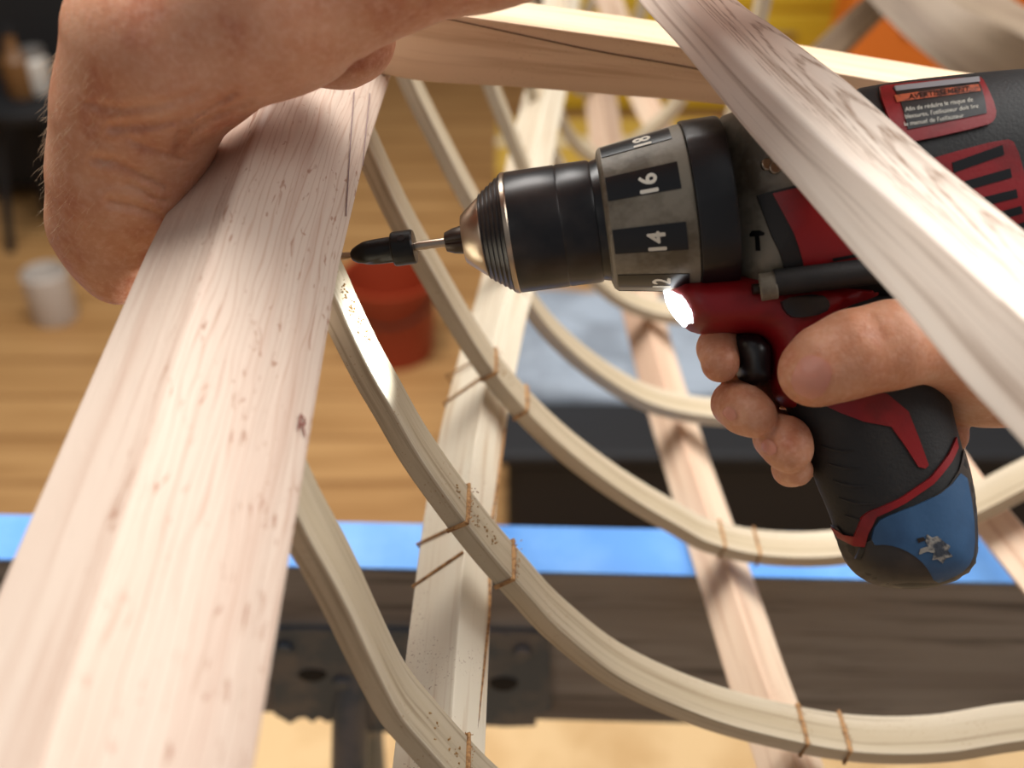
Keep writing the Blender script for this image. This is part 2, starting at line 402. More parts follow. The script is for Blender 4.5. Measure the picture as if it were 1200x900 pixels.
# stringers
def stringer(path, oa, oc, matl, label, extra=None):
    """path: ridge points (X,Y,Z); oa/oc offsets to left / right corners"""
    c = spline(path, 90); R = []
    for p in c:
        A = p+np.array([oa[0], 0, oa[1]]); C = p+np.array([oc[0], 0, oc[1]]); D = A+C-p
        R.append(round_ring([A, p, C, D], .0013, 2))
    v, f, uv = sweep(R); o = obj('stringer', v, f, matl, None, uv); tag(o, label, 'boat stringer'); return o
def ridge(pxs, Z=None):
    return [onZ(a, b, z) for a, b, z in pxs]
s1 = [(-.0235, .05, 1.012), (-.0235, .19, 1.012), (-.0225, .26, 1.012), (-.0215, .337, 1.010), (-.0195, .41, 1.010), (-.0150, .478, 1.008), (-.006, .56, 1.01), (.004, .64, 1.012), (.02, .8, 1.025), (.045, 1.0, 1.05), (.075, 1.25, 1.14)]
stringer(s1, (-.0225, -.0145), (.0125, -.0194), W_S, 'pale square stringer crossing behind the two nearest ribs, left of centre')
s2 = [(.1390, .05, .896), (.1390, .25, .892), (.1385, .337, .889), (.1330, .40, .886), (.128, .478, .884), (.1215, .56, .883), (.1175, .612, .883), (.108, .75, .888), (.098, 1.0, .90), (.088, 1.25, .98)]
stringer(s2, (-.0145, -.0175), (.0205, -.017), W_P, 'pink and cream stringer slanting down under the battery to the lower edge')
s3 = [(.345, -.1, .93), (.325, .25, .925), (.30, .42, .925), (.285, .50, .925), (.272, .6, .925), (.235, .75, .93), (.185, .9, .94), (.14, 1.05, .96), (.10, 1.25, 1.04)]
stringer(s3, (-.018, -.014), (.014, -.018), W_P, 'blurred pinkish stringer just right of the drill battery')

# deck beam
def beam_px(name, lines, matl, label, rnd=.0015, ext=None, n=60, cat='deck beam'):
    """lines: for each corner curve a list of world points"""
    cs = [spline(l, n) for l in lines]
    R = [round_ring([c[i] for c in cs], rnd, 2) for i in range(n)]
    v, f, uv = sweep(R); o = obj(name, v, f, matl, None, uv); tag(o, label, cat); return o
YB = .470
top_f = [onY(x, y, YB) for x, y in ((430, 2), (520, 15), (667, 36), (780, 52), (880, 69), (973, 84), (1050, 97), (1250, 128), (1800, 200))]
bot_f = [onY(x, y, YB) for x, y in ((440, 86), (500, 97), (600, 103), (700, 111), (850, 124), (1000, 146), (1250, 180), (1800, 250))]
top_b = [p+np.array([0, .024, .003]) for p in top_f]; bot_b = [p+np.array([0, .024, .003]) for p in bot_f]
for l in (top_f, top_b): pass
beam_px('deck_beam', [top_f, top_b, bot_b, bot_f], W_B, 'pale tan deck beam crossing the top behind the drill', cat='deck beam')
gl = [onY(x, y, YB-.0002) for x, y in ((470, 12), (533, 24), (620, 43), (700, 60), (780, 74), (880, 92), (980, 108))]
v, f = tube(spline(gl, 50), .0003, 6)
DB = bpy.data.objects['deck_beam']
v = np.array([tuple(q) for q in v]); obj('glue_line', v, f, mat('dark_glue', srgb(86, 54, 28), .6), DB)

# near brace in front of the drill
L = [(700, -72, .425), (745, 0, .405), (797, 60, .388), (866, 147, .366), (930, 220, .347), (1000, 301, .329), (1060, 368, .314), (1128, 450, .299), (1195, 522, .287), (1290, 630, .268), (1560, 905, .232)]
Rg = [(735, -75, .412), (800, 0, .392), (845, 47, .378), (880, 83, .368), (933, 133, .352), (1000, 193, .334), (1058, 244, .320), (1113, 293, .307), (1200, 372, .288), (1320, 480, .265), (1600, 735, .229)]
Rt = [(790, -75, .422), (867, 0, .402), (910, 30, .390), (953, 62, .378), (1000, 98, .366), (1050, 142, .354), (1100, 186, .342), (1150, 226, .331), (1200, 266, .320), (1330, 375, .295), (1640, 625, .254)]
Lw, Rw, Tw = [[P(*q) for q in l] for l in (L, Rg, Rt)]
Bk = [a+c-b for a, b, c in zip(Lw, Rw, Tw)]
beam_px('deck_brace', [Lw, Rw, Tw, Bk], W_N, 'near oak brace with bold arched grain, crossing in front of the drill', .0022, n=90, cat='deck brace')

# blurred timbers at top right
a = [P(975, -50, 1.02), P(1032, 18, .95), P(1101, 80, .90), P(1200, 150, .84), P(1330, 240, .78)]
b = [P(1045, -65, 1.0), P(1112, -3, .93), P(1155, 20, .88), P(1205, 46, .82), P(1330, 118, .76)]
c = [P(1090, -95, 1.03), P(1155, -30, .96), P(1195, 2, .91), P(1240, 28, .85), P(1350, 95, .79)]
beam_px('wooden_rail', [a, b, c, [x+z-y for x, y, z in zip(a, b, c)]], wood('grey_timber', srgb(128, 112, 94), srgb(112, 94, 78), srgb(88, 72, 56), 9, .5, 0), 'blurred thick pale rail with a white-lit top, top right corner', .004, cat='timber rail')
a = [P(920, 85, 1.05), P(985, 22, 1.05), P(1040, -30, 1.05)]; b = [P(955, 95, 1.04), P(1012, 38, 1.04), P(1062, -10, 1.04)]
c = [p+np.array([.02, .025, .0]) for p in b]
beam_px('wooden_strut', [a, b, c, [x+z-y for x, y, z in zip(a, b, c)]], wood('brown_timber', srgb(142, 118, 90), srgb(124, 100, 74), srgb(96, 76, 54), 11, .5, 0), 'blurred brown strut meeting the thick rail before the yellow cabinet', .002, cat='timber strut')

# lashings ------------------------------------------------------------
def lashing(k, X, off1, off2, sA, sRidge, label, messy=True):
    """two turns of cord over the rib and diagonally down the stringer's left face"""
    Y, p, n, t = at_rib(k, X)
    E = None
    for i, o_ in enumerate((off1, off2)):
        Yk, q, n2, t2 = at_rib(k, X+o_)
        def R3(dy, dn): return np.array([q[0]+n2[0]*dn, Y+dy, q[1]+n2[1]*dn])
        w2 = WR/2+.0004
        loop = [R3(-w2, -TR-.0004), R3(-w2, .0004), R3(-w2*.3, .0006), R3(w2*.4, .0004), R3(w2, .0004), R3(w2, -TR-.0004)]
        if E is None: E = empty('cord_lashing', tuple(R3(-w2, -TR)), label, 'cord lashing')
        mb = MB(); mb.add(*tube(loop, .0010, 8))
        if messy:
            for _ in range(60):
                s = random.random(); dy = (random.random()*2-1)*w2
                c0 = R3(dy, .0007)+np.array([random.gauss(0, .0011), 0, 0]); d = np.array([random.gauss(0, .0004), random.gauss(0, .0005), random.random()*.0003])
                mb.add(*tube([c0, c0+d], .00022, 5))
        obj('cord_turn', mb.v, mb.f, M_CORD, E)
    # diagonal runs on the stringer left face
    if sA is not None:
        for dy0, dy1 in ((.0165, .010), (.036, .037)):
            B0 = np.array([sRidge[0], Y+dy0, sRidge[1]]); A0 = np.array([sRidge[0]+sA[0], Y+dy1, sRidge[1]+sA[1]])
            nn = np.array([sA[1], 0, -sA[0]]); nn = nn/np.linalg.norm(nn); nn = nn if nn[2] > 0 else -nn
            v, f = tube([B0+nn*.0003, (A0+B0)/2+nn*.0004, A0+nn*.0003, A0-nn*.012], .0007, 8); obj('cord_run', v, f, M_CORD, E)
    return E
SA1 = (-.0225, -.0145); SA2 = (-.0145, -.0175)
lashing(2, -.0165, .0, .0165, SA1, (-.0215, 1.010), 'brown cord tying the white-lit rib to the pale left stringer')
lashing(3, -.0075, .0, .015, SA1, (-.0150, 1.008), 'brown cord tying the third rib to the pale left stringer')
lashing(1, -.018, .0, .016, None, None, 'brown cord where the nearest rib meets the lower picture edge')
lashing(2, .140, .0, .022, None, None, 'brown cord on the low curve of the white-lit rib, over the pink stringer')
lashing(3, .126, .0, .022, None, None, 'amber cord on the third rib, over the pink stringer', False)
# cord running along the stringer's right face
pts = [np.array([np.interp(Y, [q[1] for q in s1], [q[0] for q in s1])+x, Y, 1.010+z]) for Y, x, z in ((.20, .0065, -.0096), (.26, .0082, -.0122), (.31, .0105, -.0158), (.34, .0116, -.0176), (.38, .010, -.0150), (.42, .0115, -.0172), (.47, .0118, -.018))]
v, f = tube(spline(pts, 40), .0007, 8)
o = obj('seam_cord', v, f, M_CORD, None); tag(o, 'thin brown cord running lengthwise down the pale left stringer', 'cord')

# ------------------------------------------------------------------ sawhorse
ZT = .858
def rail_dir():
    a = onZ(0, 657, ZT); b = onZ(1200, 685, ZT); d = (b-a); d[2] = 0; return a, d/np.linalg.norm(d)
ra, rd = rail_dir(); rn = np.array([-rd[1], rd[0], 0.])
SR = np.array([rd, rn, [0, 0, 1.]]).T
def RL(s, t, z): return ra+rd*s+rn*t+np.array([0, 0, z-ZT])   # along, back, height
S = empty('sawhorse', (0.1, .5, 0), 'dark sawhorse with a blue taped top and black iron bracket, under the boat frame', 'sawhorse')
q0 = [RL(-.5, 0, ZT-.144), RL(-.5, 0, ZT), RL(-.5, .040, ZT), RL(-.5, .040, ZT-.144)]
q1 = [p+rd*1.75 for p in q0]
v, f, uv = sweep([round_ring(q0, .003, 2), round_ring([(a+b)/2 for a, b in zip(q0, q1)], .003, 2), round_ring(q1, .003, 2)])
obj('top_rail', v, f, W_D, S, uv)
v, f = box(RL(.375, .0205, ZT+.0009), (1.74, .0415, .0016), SR); obj('tape_strip', v, f, M_BTAPE, S)
# bracket plate with scalloped lower edge and black plates painted as the shade of two slots
def px_on_rail(px, py, t=-.004):
    # intersect ray with the rail's front plane
    o_ = np.array([0, 0, H0]); d = P(px, py, 1)-o_; p0 = ra+rn*t
    k = np.dot(p0-o_, rn)/np.dot(d, rn); return o_+d*k
def plate(polys, holes, thick, name, matl, parent):
    v0 = [px_on_rail(*p) for p in polys]; mb = MB(); n = len(v0)
    mb.add(v0+[p+rn*thick for p in v0], [list(range(n)), [n+k for k in range(n)][::-1]]+[[k, (k+1) % n, n+(k+1) % n, n+k] for k in range(n)])
    return obj(name, mb.v, mb.f, matl, parent)
low = [(330, 842), (340, 848), (350, 842), (358, 841), (366, 847), (374, 841), (384, 847), (394, 842), (404, 850), (420, 858), (520, 858), (560, 850), (592, 852), (628, 851)]
ol = [(314, 748), (322, 738), (632, 742), (644, 752), (646, 832), (628, 840), (628, 852)]+low[::-1]+[(322, 838)]
plate([p for p in ol if True], [], .004, 'bracket', M_IRON, S)
for (cx, cy, rx, ry) in ((366, 790, 17, 9), (590, 800, 17, 10)):
    v0 = [px_on_rail(cx+rx*math.cos(a), cy+ry*math.sin(a)*(1.0 if math.sin(a) > 0 else .55), -.0046) for a in np.linspace(0, 2*math.pi, 24, endpoint=False)]
    v1 = [p+rn*.003 for p in v0]; mb = MB(); n = 24; mb.add(v0+v1, [list(range(n)), [n+k for k in range(n)]]+[[k, (k+1) % n, n+(k+1) % n, n+k] for k in range(n)])
    obj('slot_shade', mb.v, mb.f, mat('slot_shade_black', srgb(12, 12, 14), .8), S)
for (cx, cy) in ((334, 760), (612, 764), (400, 800)):
    c0 = px_on_rail(cx, cy, -.004); v, f = tube([c0, c0-rn*.003], .006, 12); bevel(obj('bolt_head', v, f, M_IRON, S), .001)
for s in (.215, 1.15):
    for sg in (-1, 1):
        a_ = RL(s, .02+sg*.012, ZT-.10); b_ = np.array([*(RL(s+(.05 if s > .5 else -.05), .02+sg*.20, 0))[:2], .018 if s < 1 else .018])
        v, f = tube([a_, b_], .013, 14); obj('leg', v, f, M_IRON, S)

# ------------------------------------------------------------------ background things
v, f = box((.1, .42, .009), (2.6, 1.44, .018)); o = obj('plywood_sheet', v, f, M_PLY, None); bevel(o); tag(o, 'pale plywood sheet on the floor below the sawhorse', 'plywood sheet')
# black crate with grey blanket
T = empty('storage_crate', (.40, 1.72, 0), 'blurred wide black storage crate on the floor behind the drill handle', 'storage crate')
M_CR = mat('crate_black', srgb(22, 22, 25), .7)
v, f = box((.50, 1.66, .10), (1.02, .48, .20)); bevel(obj('body', v, f, M_CR, T), .02, 3)
v, f = box((.50, 1.66, .21), (1.06, .51, .025)); bevel(obj('lid', v, f, M_CR, T), .01, 3)
mb = MB(); g = 26
bl = [[(.50+(i/g-.5)*1.0, 1.73+(j/g-.5)*.36, .226+.018+.012*math.sin(i*.9)*math.cos(j*.7)+.008*math.sin(i*.4+j*.8)-.012*(abs(i/g-.5) > .47)-.012*(abs(j/g-.5) > .47)) for j in range(g+1)] for i in range(g+1)]
top = [p for r in bl for p in r]; bot = [(p[0], p[1], .2235) for p in top]; n = (g+1)**2
fc = [[i*(g+1)+j, (i+1)*(g+1)+j, (i+1)*(g+1)+j+1, i*(g+1)+j+1] for i in range(g) for j in range(g)]
fc2 = [[n+k for k in q[::-1]] for q in fc]
ed = [i*(g+1) for i in range(g+1)]+[g*(g+1)+j for j in range(1, g+1)]+[i*(g+1)+g for i in range(g-1, -1, -1)]+[j for j in range(g-1, 0, -1)]
sd = [[ed[k], ed[(k+1) % len(ed)], n+ed[(k+1) % len(ed)], n+ed[k]] for k in range(len(ed))]
o = obj('folded_blanket', top+bot, fc+fc2+sd, mat('blanket', srgb(150, 160, 172), .9, build=spotty(srgb(156, 166, 178), srgb(130, 138, 148), 8)), None, smooth=60)
tag(o, 'blurred blue-grey blanket folded on top of the black crate', 'blanket')
def lathe(name, c, prof, matl, parent=None, n=32):
    mb = MB(); V = []; 
    for r, z in prof: V += [(c[0]+r*math.cos(2*math.pi*k/n), c[1]+r*math.sin(2*math.pi*k/n), c[2]+z) for k in range(n)]
    fc = [[i*n+k, i*n+(k+1) % n, (i+1)*n+(k+1) % n, (i+1)*n+k] for i in range(len(prof)-1) for k in range(n)]
    fc += [list(range(n)), [(len(prof)-1)*n+k for k in range(n)]]
    return obj(name, V, fc, matl, parent)
Bk_ = empty('bucket', (-.262, 2.06, 0), 'blurred dark orange-red bucket on the floor between the two nearest ribs', 'bucket')
M_OR = mat('bucket_red', srgb(152, 54, 26), .5)
lathe('body', (-.262, 2.06, 0), [(.085, 0), (.10, .17), (.106, .18), (.106, .195), (.098, .195), (.094, .17), (.08, .02)], M_OR, Bk_)
hp = [(-.262+.104*math.cos(a), 2.06, .185-.06*math.sin(a)) for a in np.linspace(0, math.pi, 24)]
v, f = tube([(x, y-.105*math.sin(a), z) for (x, y, z), a in zip(hp, np.linspace(0, math.pi, 24))], .003, 6); obj('handle', v, f, M_DSTEEL, Bk_)
# yellow cabinet + orange case along the back wall
Yc = empty('tool_cabinet', (.72, 3.62, 0), 'blurred yellow steel cabinet against the back wall, top of the view', 'tool cabinet')
M_Y = mat('yellow_paint', srgb(232, 196, 52), .5); M_O = mat('orange_plastic', srgb(244, 130, 44), .5)
v, f = box((.72, 3.68, .47), (1.15, .40, .90)); bevel(obj('carcass', v, f, M_Y, Yc), .01)
for i in range(3):
    v, f = box((.72, 3.472, .20+i*.28), (1.09, .02, .26)); bevel(obj('drawer', v, f, M_Y, Yc), .006)
    v, f = tube([(.55, 3.45, .27+i*.28), (.89, 3.45, .27+i*.28)], .008, 8); obj('drawer_handle', v, f, M_STEEL, Yc)
Oc = empty('tool_case', (1.18, 3.0, 0), 'blurred orange tool case in front of the yellow cabinet, near the top right', 'tool case')
v, f = box((1.22, 3.1, .30), (.60, .22, .60)); bevel(obj('shell', v, f, M_O, Oc), .03, 3)
v, f = tube([(1.11, 3.1, .60), (1.11, 3.1, .635), (1.13, 3.1, .645), (1.31, 3.1, .645), (1.33, 3.1, .635), (1.33, 3.1, .60)], .01, 8); obj('handle', v, f, M_CR, Oc)
for x in (1.08, 1.36):
    v, f = box((x, 2.985, .44), (.04, .012, .05)); obj('latch', v, f, M_CR, Oc)
# gold box on floor
o_ = empty('cardboard_box', (.30, 2.62, 0), 'blurred golden-brown cardboard box on the floor above the drill chuck', 'box')
M_CB = mat('golden_card', srgb(204, 164, 66), .7)
v, f = box((.26, 2.72, .11), (.60, .34, .22)); bevel(obj('carton', v, f, M_CB, o_), .005)
v, f = box((.26, 2.72, .2215), (.60, .05, .002)); obj('tape', v, f, mat('carton_tape', srgb(230, 214, 180), .4), o_)
# dark cabinet at left
Dc = empty('dark_cabinet', (-1.45, 3.0, 0), 'blurred black cabinet standing behind the arm at the left edge', 'cabinet')
M_DK = mat('cabinet_black', srgb(20, 20, 22), .75)
v, f = box((-1.72, 3.05, .50), (1.3, .5, .9)); bevel(obj('carcass', v, f, M_DK, Dc), .01)
for sg in (-.32, .32):
    v, f = box((-1.72+sg, 2.79, .50), (.60, .02, .82)); bevel(obj('door', v, f, M_DK, Dc), .005)
    v, f = tube([(-1.72+sg*.25, 2.77, .5), (-1.72+sg*.25, 2.77, .62)], .008, 8); obj('door_handle', v, f, M_DSTEEL, Dc)
lathe_jar = None
q = onY(48, 108, 2.62); J = empty('jar', tuple(q), 'blurred white jar on the small stool before the black cabinet', 'jar')
lathe('glass', tuple(q), [(.028, 0), (.034, .01), (.034, .08), (.026, .09)], mat('jar_white', srgb(206, 200, 190), .4), J); lathe('lid', tuple(q+np.array([0, 0, .09])), [(.028, 0), (.029, .018)], mat('jar_lid', srgb(120, 116, 112), .4), J)
q2 = onY(28, 112, 2.60); J2 = empty('bottle', tuple(q2), 'blurred brown bottle beside the white jar', 'bottle')
M_AM = mat('amber', srgb(118, 82, 46), .4)
lathe('body', tuple(q2), [(.032, 0), (.036, .01), (.036, .09), (.014, .12), (.013, .15)], M_AM, J2); lathe('cap', tuple(q2+np.array([0, 0, .15])), [(.015, 0), (.015, .018)], M_CR, J2)
zs = q[2]; St = empty('stool', (q[0]-.02, 2.62, 0), 'blurred black stool carrying the jar and bottle, left edge', 'stool')
lathe('seat', (q[0]-.03, 2.61, zs-.032), [(.13, 0), (.135, .008), (.135, .024), (.13, .031)], M_DK, St)
for a in (.6, 2.2, 3.8, 5.4):
    v, f = tube([(q[0]-.03+.08*math.cos(a), 2.61+.08*math.sin(a), zs-.03), (q[0]-.03+.14*math.cos(a), 2.61+.14*math.sin(a), 0)], .012, 8); obj('leg', v, f, M_DK, St)
q = onZ(66, 372, 0); o_ = lathe('paint_can', tuple(q), [(.05, 0), (.052, .005), (.052, .12), (.048, .125), (.046, .12), (.046, .01)], mat('can_white', srgb(196, 186, 176), .5), None)
tag(o_, 'blurred pale can on the wooden floor under the left hand', 'can')

# ------------------------------------------------------------------ drill
D0 = .400; SS = D0/F
def Q(u, v, h=0):
    return c2w([(u-600)*SS, (450-v)*SS, D0-h*SS])
AX0 = np.array([398., 301.]); AD = np.array([math.cos(math.radians(7.9)), -math.sin(math.radians(7.9))]); AU = np.array([AD[1], -AD[0]])  # AU points up in the picture
AU = np.array([-math.sin(math.radians(7.9)), -math.cos(math.radians(7.9))])
def T_(x): return (x-398)/AD[0]
def axp(t, r=0, a=0):
    """t along axis from tip (px), radius r, angle a: 0 = toward camera, +90deg = up"""
    f_ = t/450.; base_ = (1-f_)*np.array([392.3, 296.8, -36.])+f_*np.array([843.7, 239.2, 0.])
    q = base_+np.array([AU[0], AU[1], 0])*r*math.sin(a)+np.array([-.08*AD[0], -.08*AD[1], 1])*r*math.cos(a)
    return Q(q[0], q[1], q[2])
DR = empty('cordless_drill', tuple(Q(1000, 450, 0)), 'black, red and grey cordless hammer drill held by the right hand, bit at the gunwale', 'drill')
def turned(name, prof, matl, n=72, wob=None, parent=DR):
    V = []; 
    for t, r in prof:
        for k in range(n):
            a = 2*math.pi*k/n; rr = r+(wob(t, a) if wob else 0); V.append(axp(t, rr, a))
    fc = [[i*n+k, i*n+(k+1) % n, (i+1)*n+(k+1) % n, (i+1)*n+k] for i in range(len(prof)-1) for k in range(n)]
    fc += [list(range(n)), [(len(prof)-1)*n+k for k in range(n)]]
    return obj(name, V, fc, matl, parent, smooth=28)
X = T_
# bit
def flute(t, a): return -1.6*max(0, math.cos(2*(a-t*.11)))**2
turned('drill_bit', [(X(390)+i, min(4.6, .5+i*.7)) for i in range(0, 26)], M_STEEL, 32, flute)
def facet(t, a): return -1.8*max(0, math.cos(2*(a-.7-t*.03)))**3
turned('countersink', [(X(412), 5), (X(414), 8), (X(420), 12), (X(428), 14.6)]+[(X(428+i*4), 14.8+.1*i) for i in range(1, 9)]+[(X(462), 15.8)], M_BSTEEL, 48, facet)
turned('stop_collar', [(X(461), 15), (X(462), 19.5), (X(464), 20.8), (X(486), 20.8), (X(488), 19.5), (X(488.5), 6)], M_BSTEEL)
p0 = axp(X(476), 19.6, math.radians(28)); p1 = axp(X(476), 21.1, math.radians(28)); v, f = tube([p0, p1], 4.6*SS, 14); obj('set_screw', v, f, M_WIN, DR)
turned('bit_shank', [(X(486)+i, 5.6) for i in range(0, 44)], M_STEEL, 32, lambda t, a: -2.2*max(0, math.cos(a-t*.09))**2 if t < X(508) else 0)
turned('collet_jaws', [(X(524), 8), (X(525), 11.5), (X(534), 15), (X(545), 17), (X(552), 17)], M_DSTEEL, 48, lambda t, a: -3.0*max(0, math.cos(3*a+.6))**10)
turned('chuck_nose', [(X(546), 17), (X(546.5), 28.5), (X(549), 31), (X(568), 46.5), (X(570), 47)], M_STEEL)
kn = [(X(570), 48.5)]
for i in range(1, 22): kn.append((X(570+i*1.33), 49+i*.98+(.9 if i % 4 < 2 else -.5)))
turned('chuck_cone', kn+[(X(600), 70)], M_CHK)
turned('chuck_ring', [(X(598), 69), (X(599), 71.6), (X(603), 72.2), (X(604.5), 71.4)], M_STEEL)
turned('chuck_sleeve', [(X(604), 71), (X(606), 71.8), (X(660), 72), (X(662), 71.2), (X(664), 72), (X(698), 72.3), (X(701), 71), (X(701.5), 66)], M_CHK, 96, lambda t, a: -1.0*max(0, math.cos(7*a+.4))**8 if X(664) < t < X(697) else 0)
turned('chuck_gap', [(X(700), 69.5), (X(712), 72.5), (X(716), 72.5)], M_WIN)
def colr(t): x = 398+t*AD[0]; return np.interp(x, [710, 712, 715, 800, 806, 808], [74, 81, 84, 97, 97.8, 96])
NW = 8.4; WA = [math.radians(a) for a in (98, 57, 15.5, -25.5, -66, -106, -146, 139)]
turned('torque_collar', [(X(x), colr(X(x))) for x in (710, 712, 715, 740, 760, 780, 800, 806, 808)], M_GREY, 96)
def cone_patch(a0, t0, t1, half, off, name, matl, n=14):
    V = []; Fc = []; m = 5
    for i in range(m+1):
        for j in range(n+1):
            t = t0+(t1-t0)*i/m; a = a0-half+2*half*j/n; V.append(axp(t, colr(t)+off, a))
    b0 = len(V)
    for i in range(m+1):
        for j in range(n+1):
            t = t0+(t1-t0)*i/m; a = a0-half+2*half*j/n; V.append(axp(t, colr(t)-3, a))
    for i in range(m):
        for j in range(n):
            q = [i*(n+1)+j, (i+1)*(n+1)+j, (i+1)*(n+1)+j+1, i*(n+1)+j+1]; Fc += [q, [b0+x for x in q[::-1]]]
    ed = [i*(n+1) for i in range(m+1)]+[m*(n+1)+j for j in range(1, n+1)]+[i*(n+1)+n for i in range(m-1, -1, -1)]+list(range(n-1, 0, -1))
    Fc += [[ed[k], ed[(k+1) % len(ed)], b0+ed[(k+1) % len(ed)], b0+ed[k]] for k in range(len(ed))]
    return obj(name, V, Fc, matl, DR, smooth=40)
for i, a0 in enumerate(WA):
    cone_patch(a0, X(716), X(794), math.radians(9.6), .9, 'number_window', M_WIN)
for txt, a0 in (('18', WA[1]), ('16', WA[2]), ('14', WA[3]), ('12', WA[4])):
    v, f = glyphs(txt, 29)
    m = np.mean(v, 0)
    # thicken strokes slightly by copying with small shifts
    VV = []; FF = []
    for sx, sy in ((0, 0), (.9, 0), (-.9, 0), (0, .7), (0, -.7)):
        n0 = len(VV)
        for p in v:
            gx, gy = (p[0]-m[0])*.92+sx, (p[1]-m[1])+sy      # glyph x runs up the picture
            t = X(762)-gy*.95; VV.append(axp(t, colr(t)+1.3+.05*(sx+sy), a0+gx/90))
        FF += [[n0+k for k in q] for q in f]
    obj('number_mark', VV, FF, M_WHT, DR, smooth=None, fix=False)
turned('collar_ring', [(X(807), 95), (X(808), 100), (X(811), 101), (X(847), 101.5), (X(850), 100.5), (X(851), 96)], M_BLK, 96, lambda t, a: 1.2*max(0, math.cos(8*a+.5))**6)

# pillow solids -------------------------------------------------------
def dens(poly, step=5):
    out = []
    for i in range(len(poly)):
        a, b = np.array(poly[i], float), np.array(poly[(i+1) % len(poly)], float); n = max(1, int(np.linalg.norm(b-a)/step))
        out += [a+(b-a)*k/n for k in range(n)]
    return np.array(out)
def smooth_poly(poly, it=2):
    p = np.array(poly, float)
    for _ in range(it):
        q = np.empty((len(p)*2, 2)); nx = np.roll(p, -1, 0); q[0::2] = p*.75+nx*.25; q[1::2] = p*.25+nx*.75; p = q
    return p
def pdist(pts, poly):
    a = poly; b = np.roll(poly, -1, 0); ab = b-a
    d = np.full(len(pts), 1e9)
    for s in range(0, len(pts), 2000):
        p = pts[s:s+2000, None, :]; t = np.clip(((p-a)*ab).sum(-1)/((ab**2).sum(-1)+1e-12), 0, 1)
        d[s:s+2000] = np.sqrt((((p-a)-ab*t[..., None])**2).sum(-1)).min(1)
    return d
def inside(pts, poly):
    x, y = pts[:, 0], pts[:, 1]; c = np.zeros(len(pts), bool); j = len(poly)-1
    for i in range(len(poly)):
        xi, yi = poly[i]; xj, yj = poly[j]
        k = ((yi > y) != (yj > y)) & (x < (xj-xi)*(y-yi)/(yj-yi+1e-12)+xi); c ^= k; j = i
    return c
class Pillow:
    def __init__(s, outline, T, R, e=2.0): s.o = dens(smooth_poly(outline), 5); s.T = T; s.R = R; s.e = e
    def h(s, pts):
        pts = np.atleast_2d(np.asarray(pts, float)); d = pdist(pts, s.o); ins = inside(pts, s.o)
        q = np.clip(d/s.R, 0, 1); return np.where(ins, s.T*(1-(1-q)**s.e)**(1/s.e), 0)
def triang(poly, rings_, step):
    b = poly; n = len(b)
    lo, hi = b.min(0), b.max(0); gx, gy = np.meshgrid(np.arange(lo[0], hi[0], step), np.arange(lo[1], hi[1], step*.87))
    gx = gx+(np.arange(gx.shape[0])[:, None] % 2)*step/2
    g = np.stack([gx.ravel(), gy.ravel()], 1); g = g[inside(g, b)]; d = pdist(g, b); g = g[d > max(rings_+[step*.3])+step*.4] if len(g) else g
    pts = [b, g]
    nx = np.roll(b, -1, 0)-np.roll(b, 1, 0); nrm = np.stack([-nx[:, 1], nx[:, 0]], 1); nrm /= np.linalg.norm(nrm, axis=1)[:, None]+1e-9
    if not inside(b[:1]+nrm[:1]*1.0, b)[0]: nrm = -nrm
    for r in rings_:
        q = b+nrm*r; q = q[inside(q, b)]; 
        if len(q): q = q[pdist(q, b) > r*.97]; pts.append(q)
    allp = np.vstack(pts)
    vo, eo, fo, *_ = delaunay_2d_cdt([Vector(p) for p in allp], [(i, (i+1) % n) for i in range(n)], [], 1, 1e-4)
    return np.array([tuple(p) for p in vo]), [list(q) for q in fo]
def solid(name, outline, hf, matl, off=0, back=None, step=9, rings_=(.4, 1.5, 4, 9), sm=2, parent=DR, smooth=50, hb=None):
    """closed solid between front (h+off) and back surface (-(h+off) or h-back)"""
    poly = dens(smooth_poly(outline, sm), 5) if sm else dens(outline, 5)
    V2, T2 = triang(poly, list(rings_), step); h = hf(V2)
    fr = h+off; bk = -(h+off) if back is None else h-back
    if hb is not None: bk = hb
    n = len(V2); V = [Q(a[0], a[1], z) for a, z in zip(V2, fr)]+[Q(a[0], a[1], z) for a, z in zip(V2, np.broadcast_to(bk, (n,)))]
    Fc = [t for t in T2]+[[n+k for k in t[::-1]] for t in T2]
    from collections import Counter
    ec = Counter(); 
    for t in T2:
        for i in range(len(t)): ec[(t[i], t[(i+1) % len(t)])] += 1
    for (a, b) in list(ec):
        if (b, a) not in ec: Fc.append([a, b, n+b, n+a][::-1])
    o = obj(name, V, Fc, matl, parent, smooth=smooth); return o
def fit(pts, pil):
    p0 = np.array(pts, float); p = p0.copy(); c0 = np.array([600., 450.])
    for _ in range(6): p = c0+(p0-c0)*(1-pil.h(p)/F)[:, None]
    return p
def plateon(name, outline, pil, matl, off=1.5, sm=1, step=9, parent=DR, back=4, fitted=True):
    if fitted: outline = fit(dens(smooth_poly(outline, sm), 5) if sm else outline, pil); sm = 0
    o = solid(name, outline, pil.h, matl, off, back, step, (.5, 2), sm, parent); return o

BIG = [(832, 139), (870, 130), (940, 119), (1000, 108), (1045, 100), (1150, 89), (1230, 84), (1268, 96), (1284, 180), (1270, 290), (1210, 330), (1120, 350), (1000, 352), (930, 350), (858, 346), (842, 240)]
big = Pillow(BIG, 88, 105)
solid('gear_housing', BIG, big.h, M_GREY)
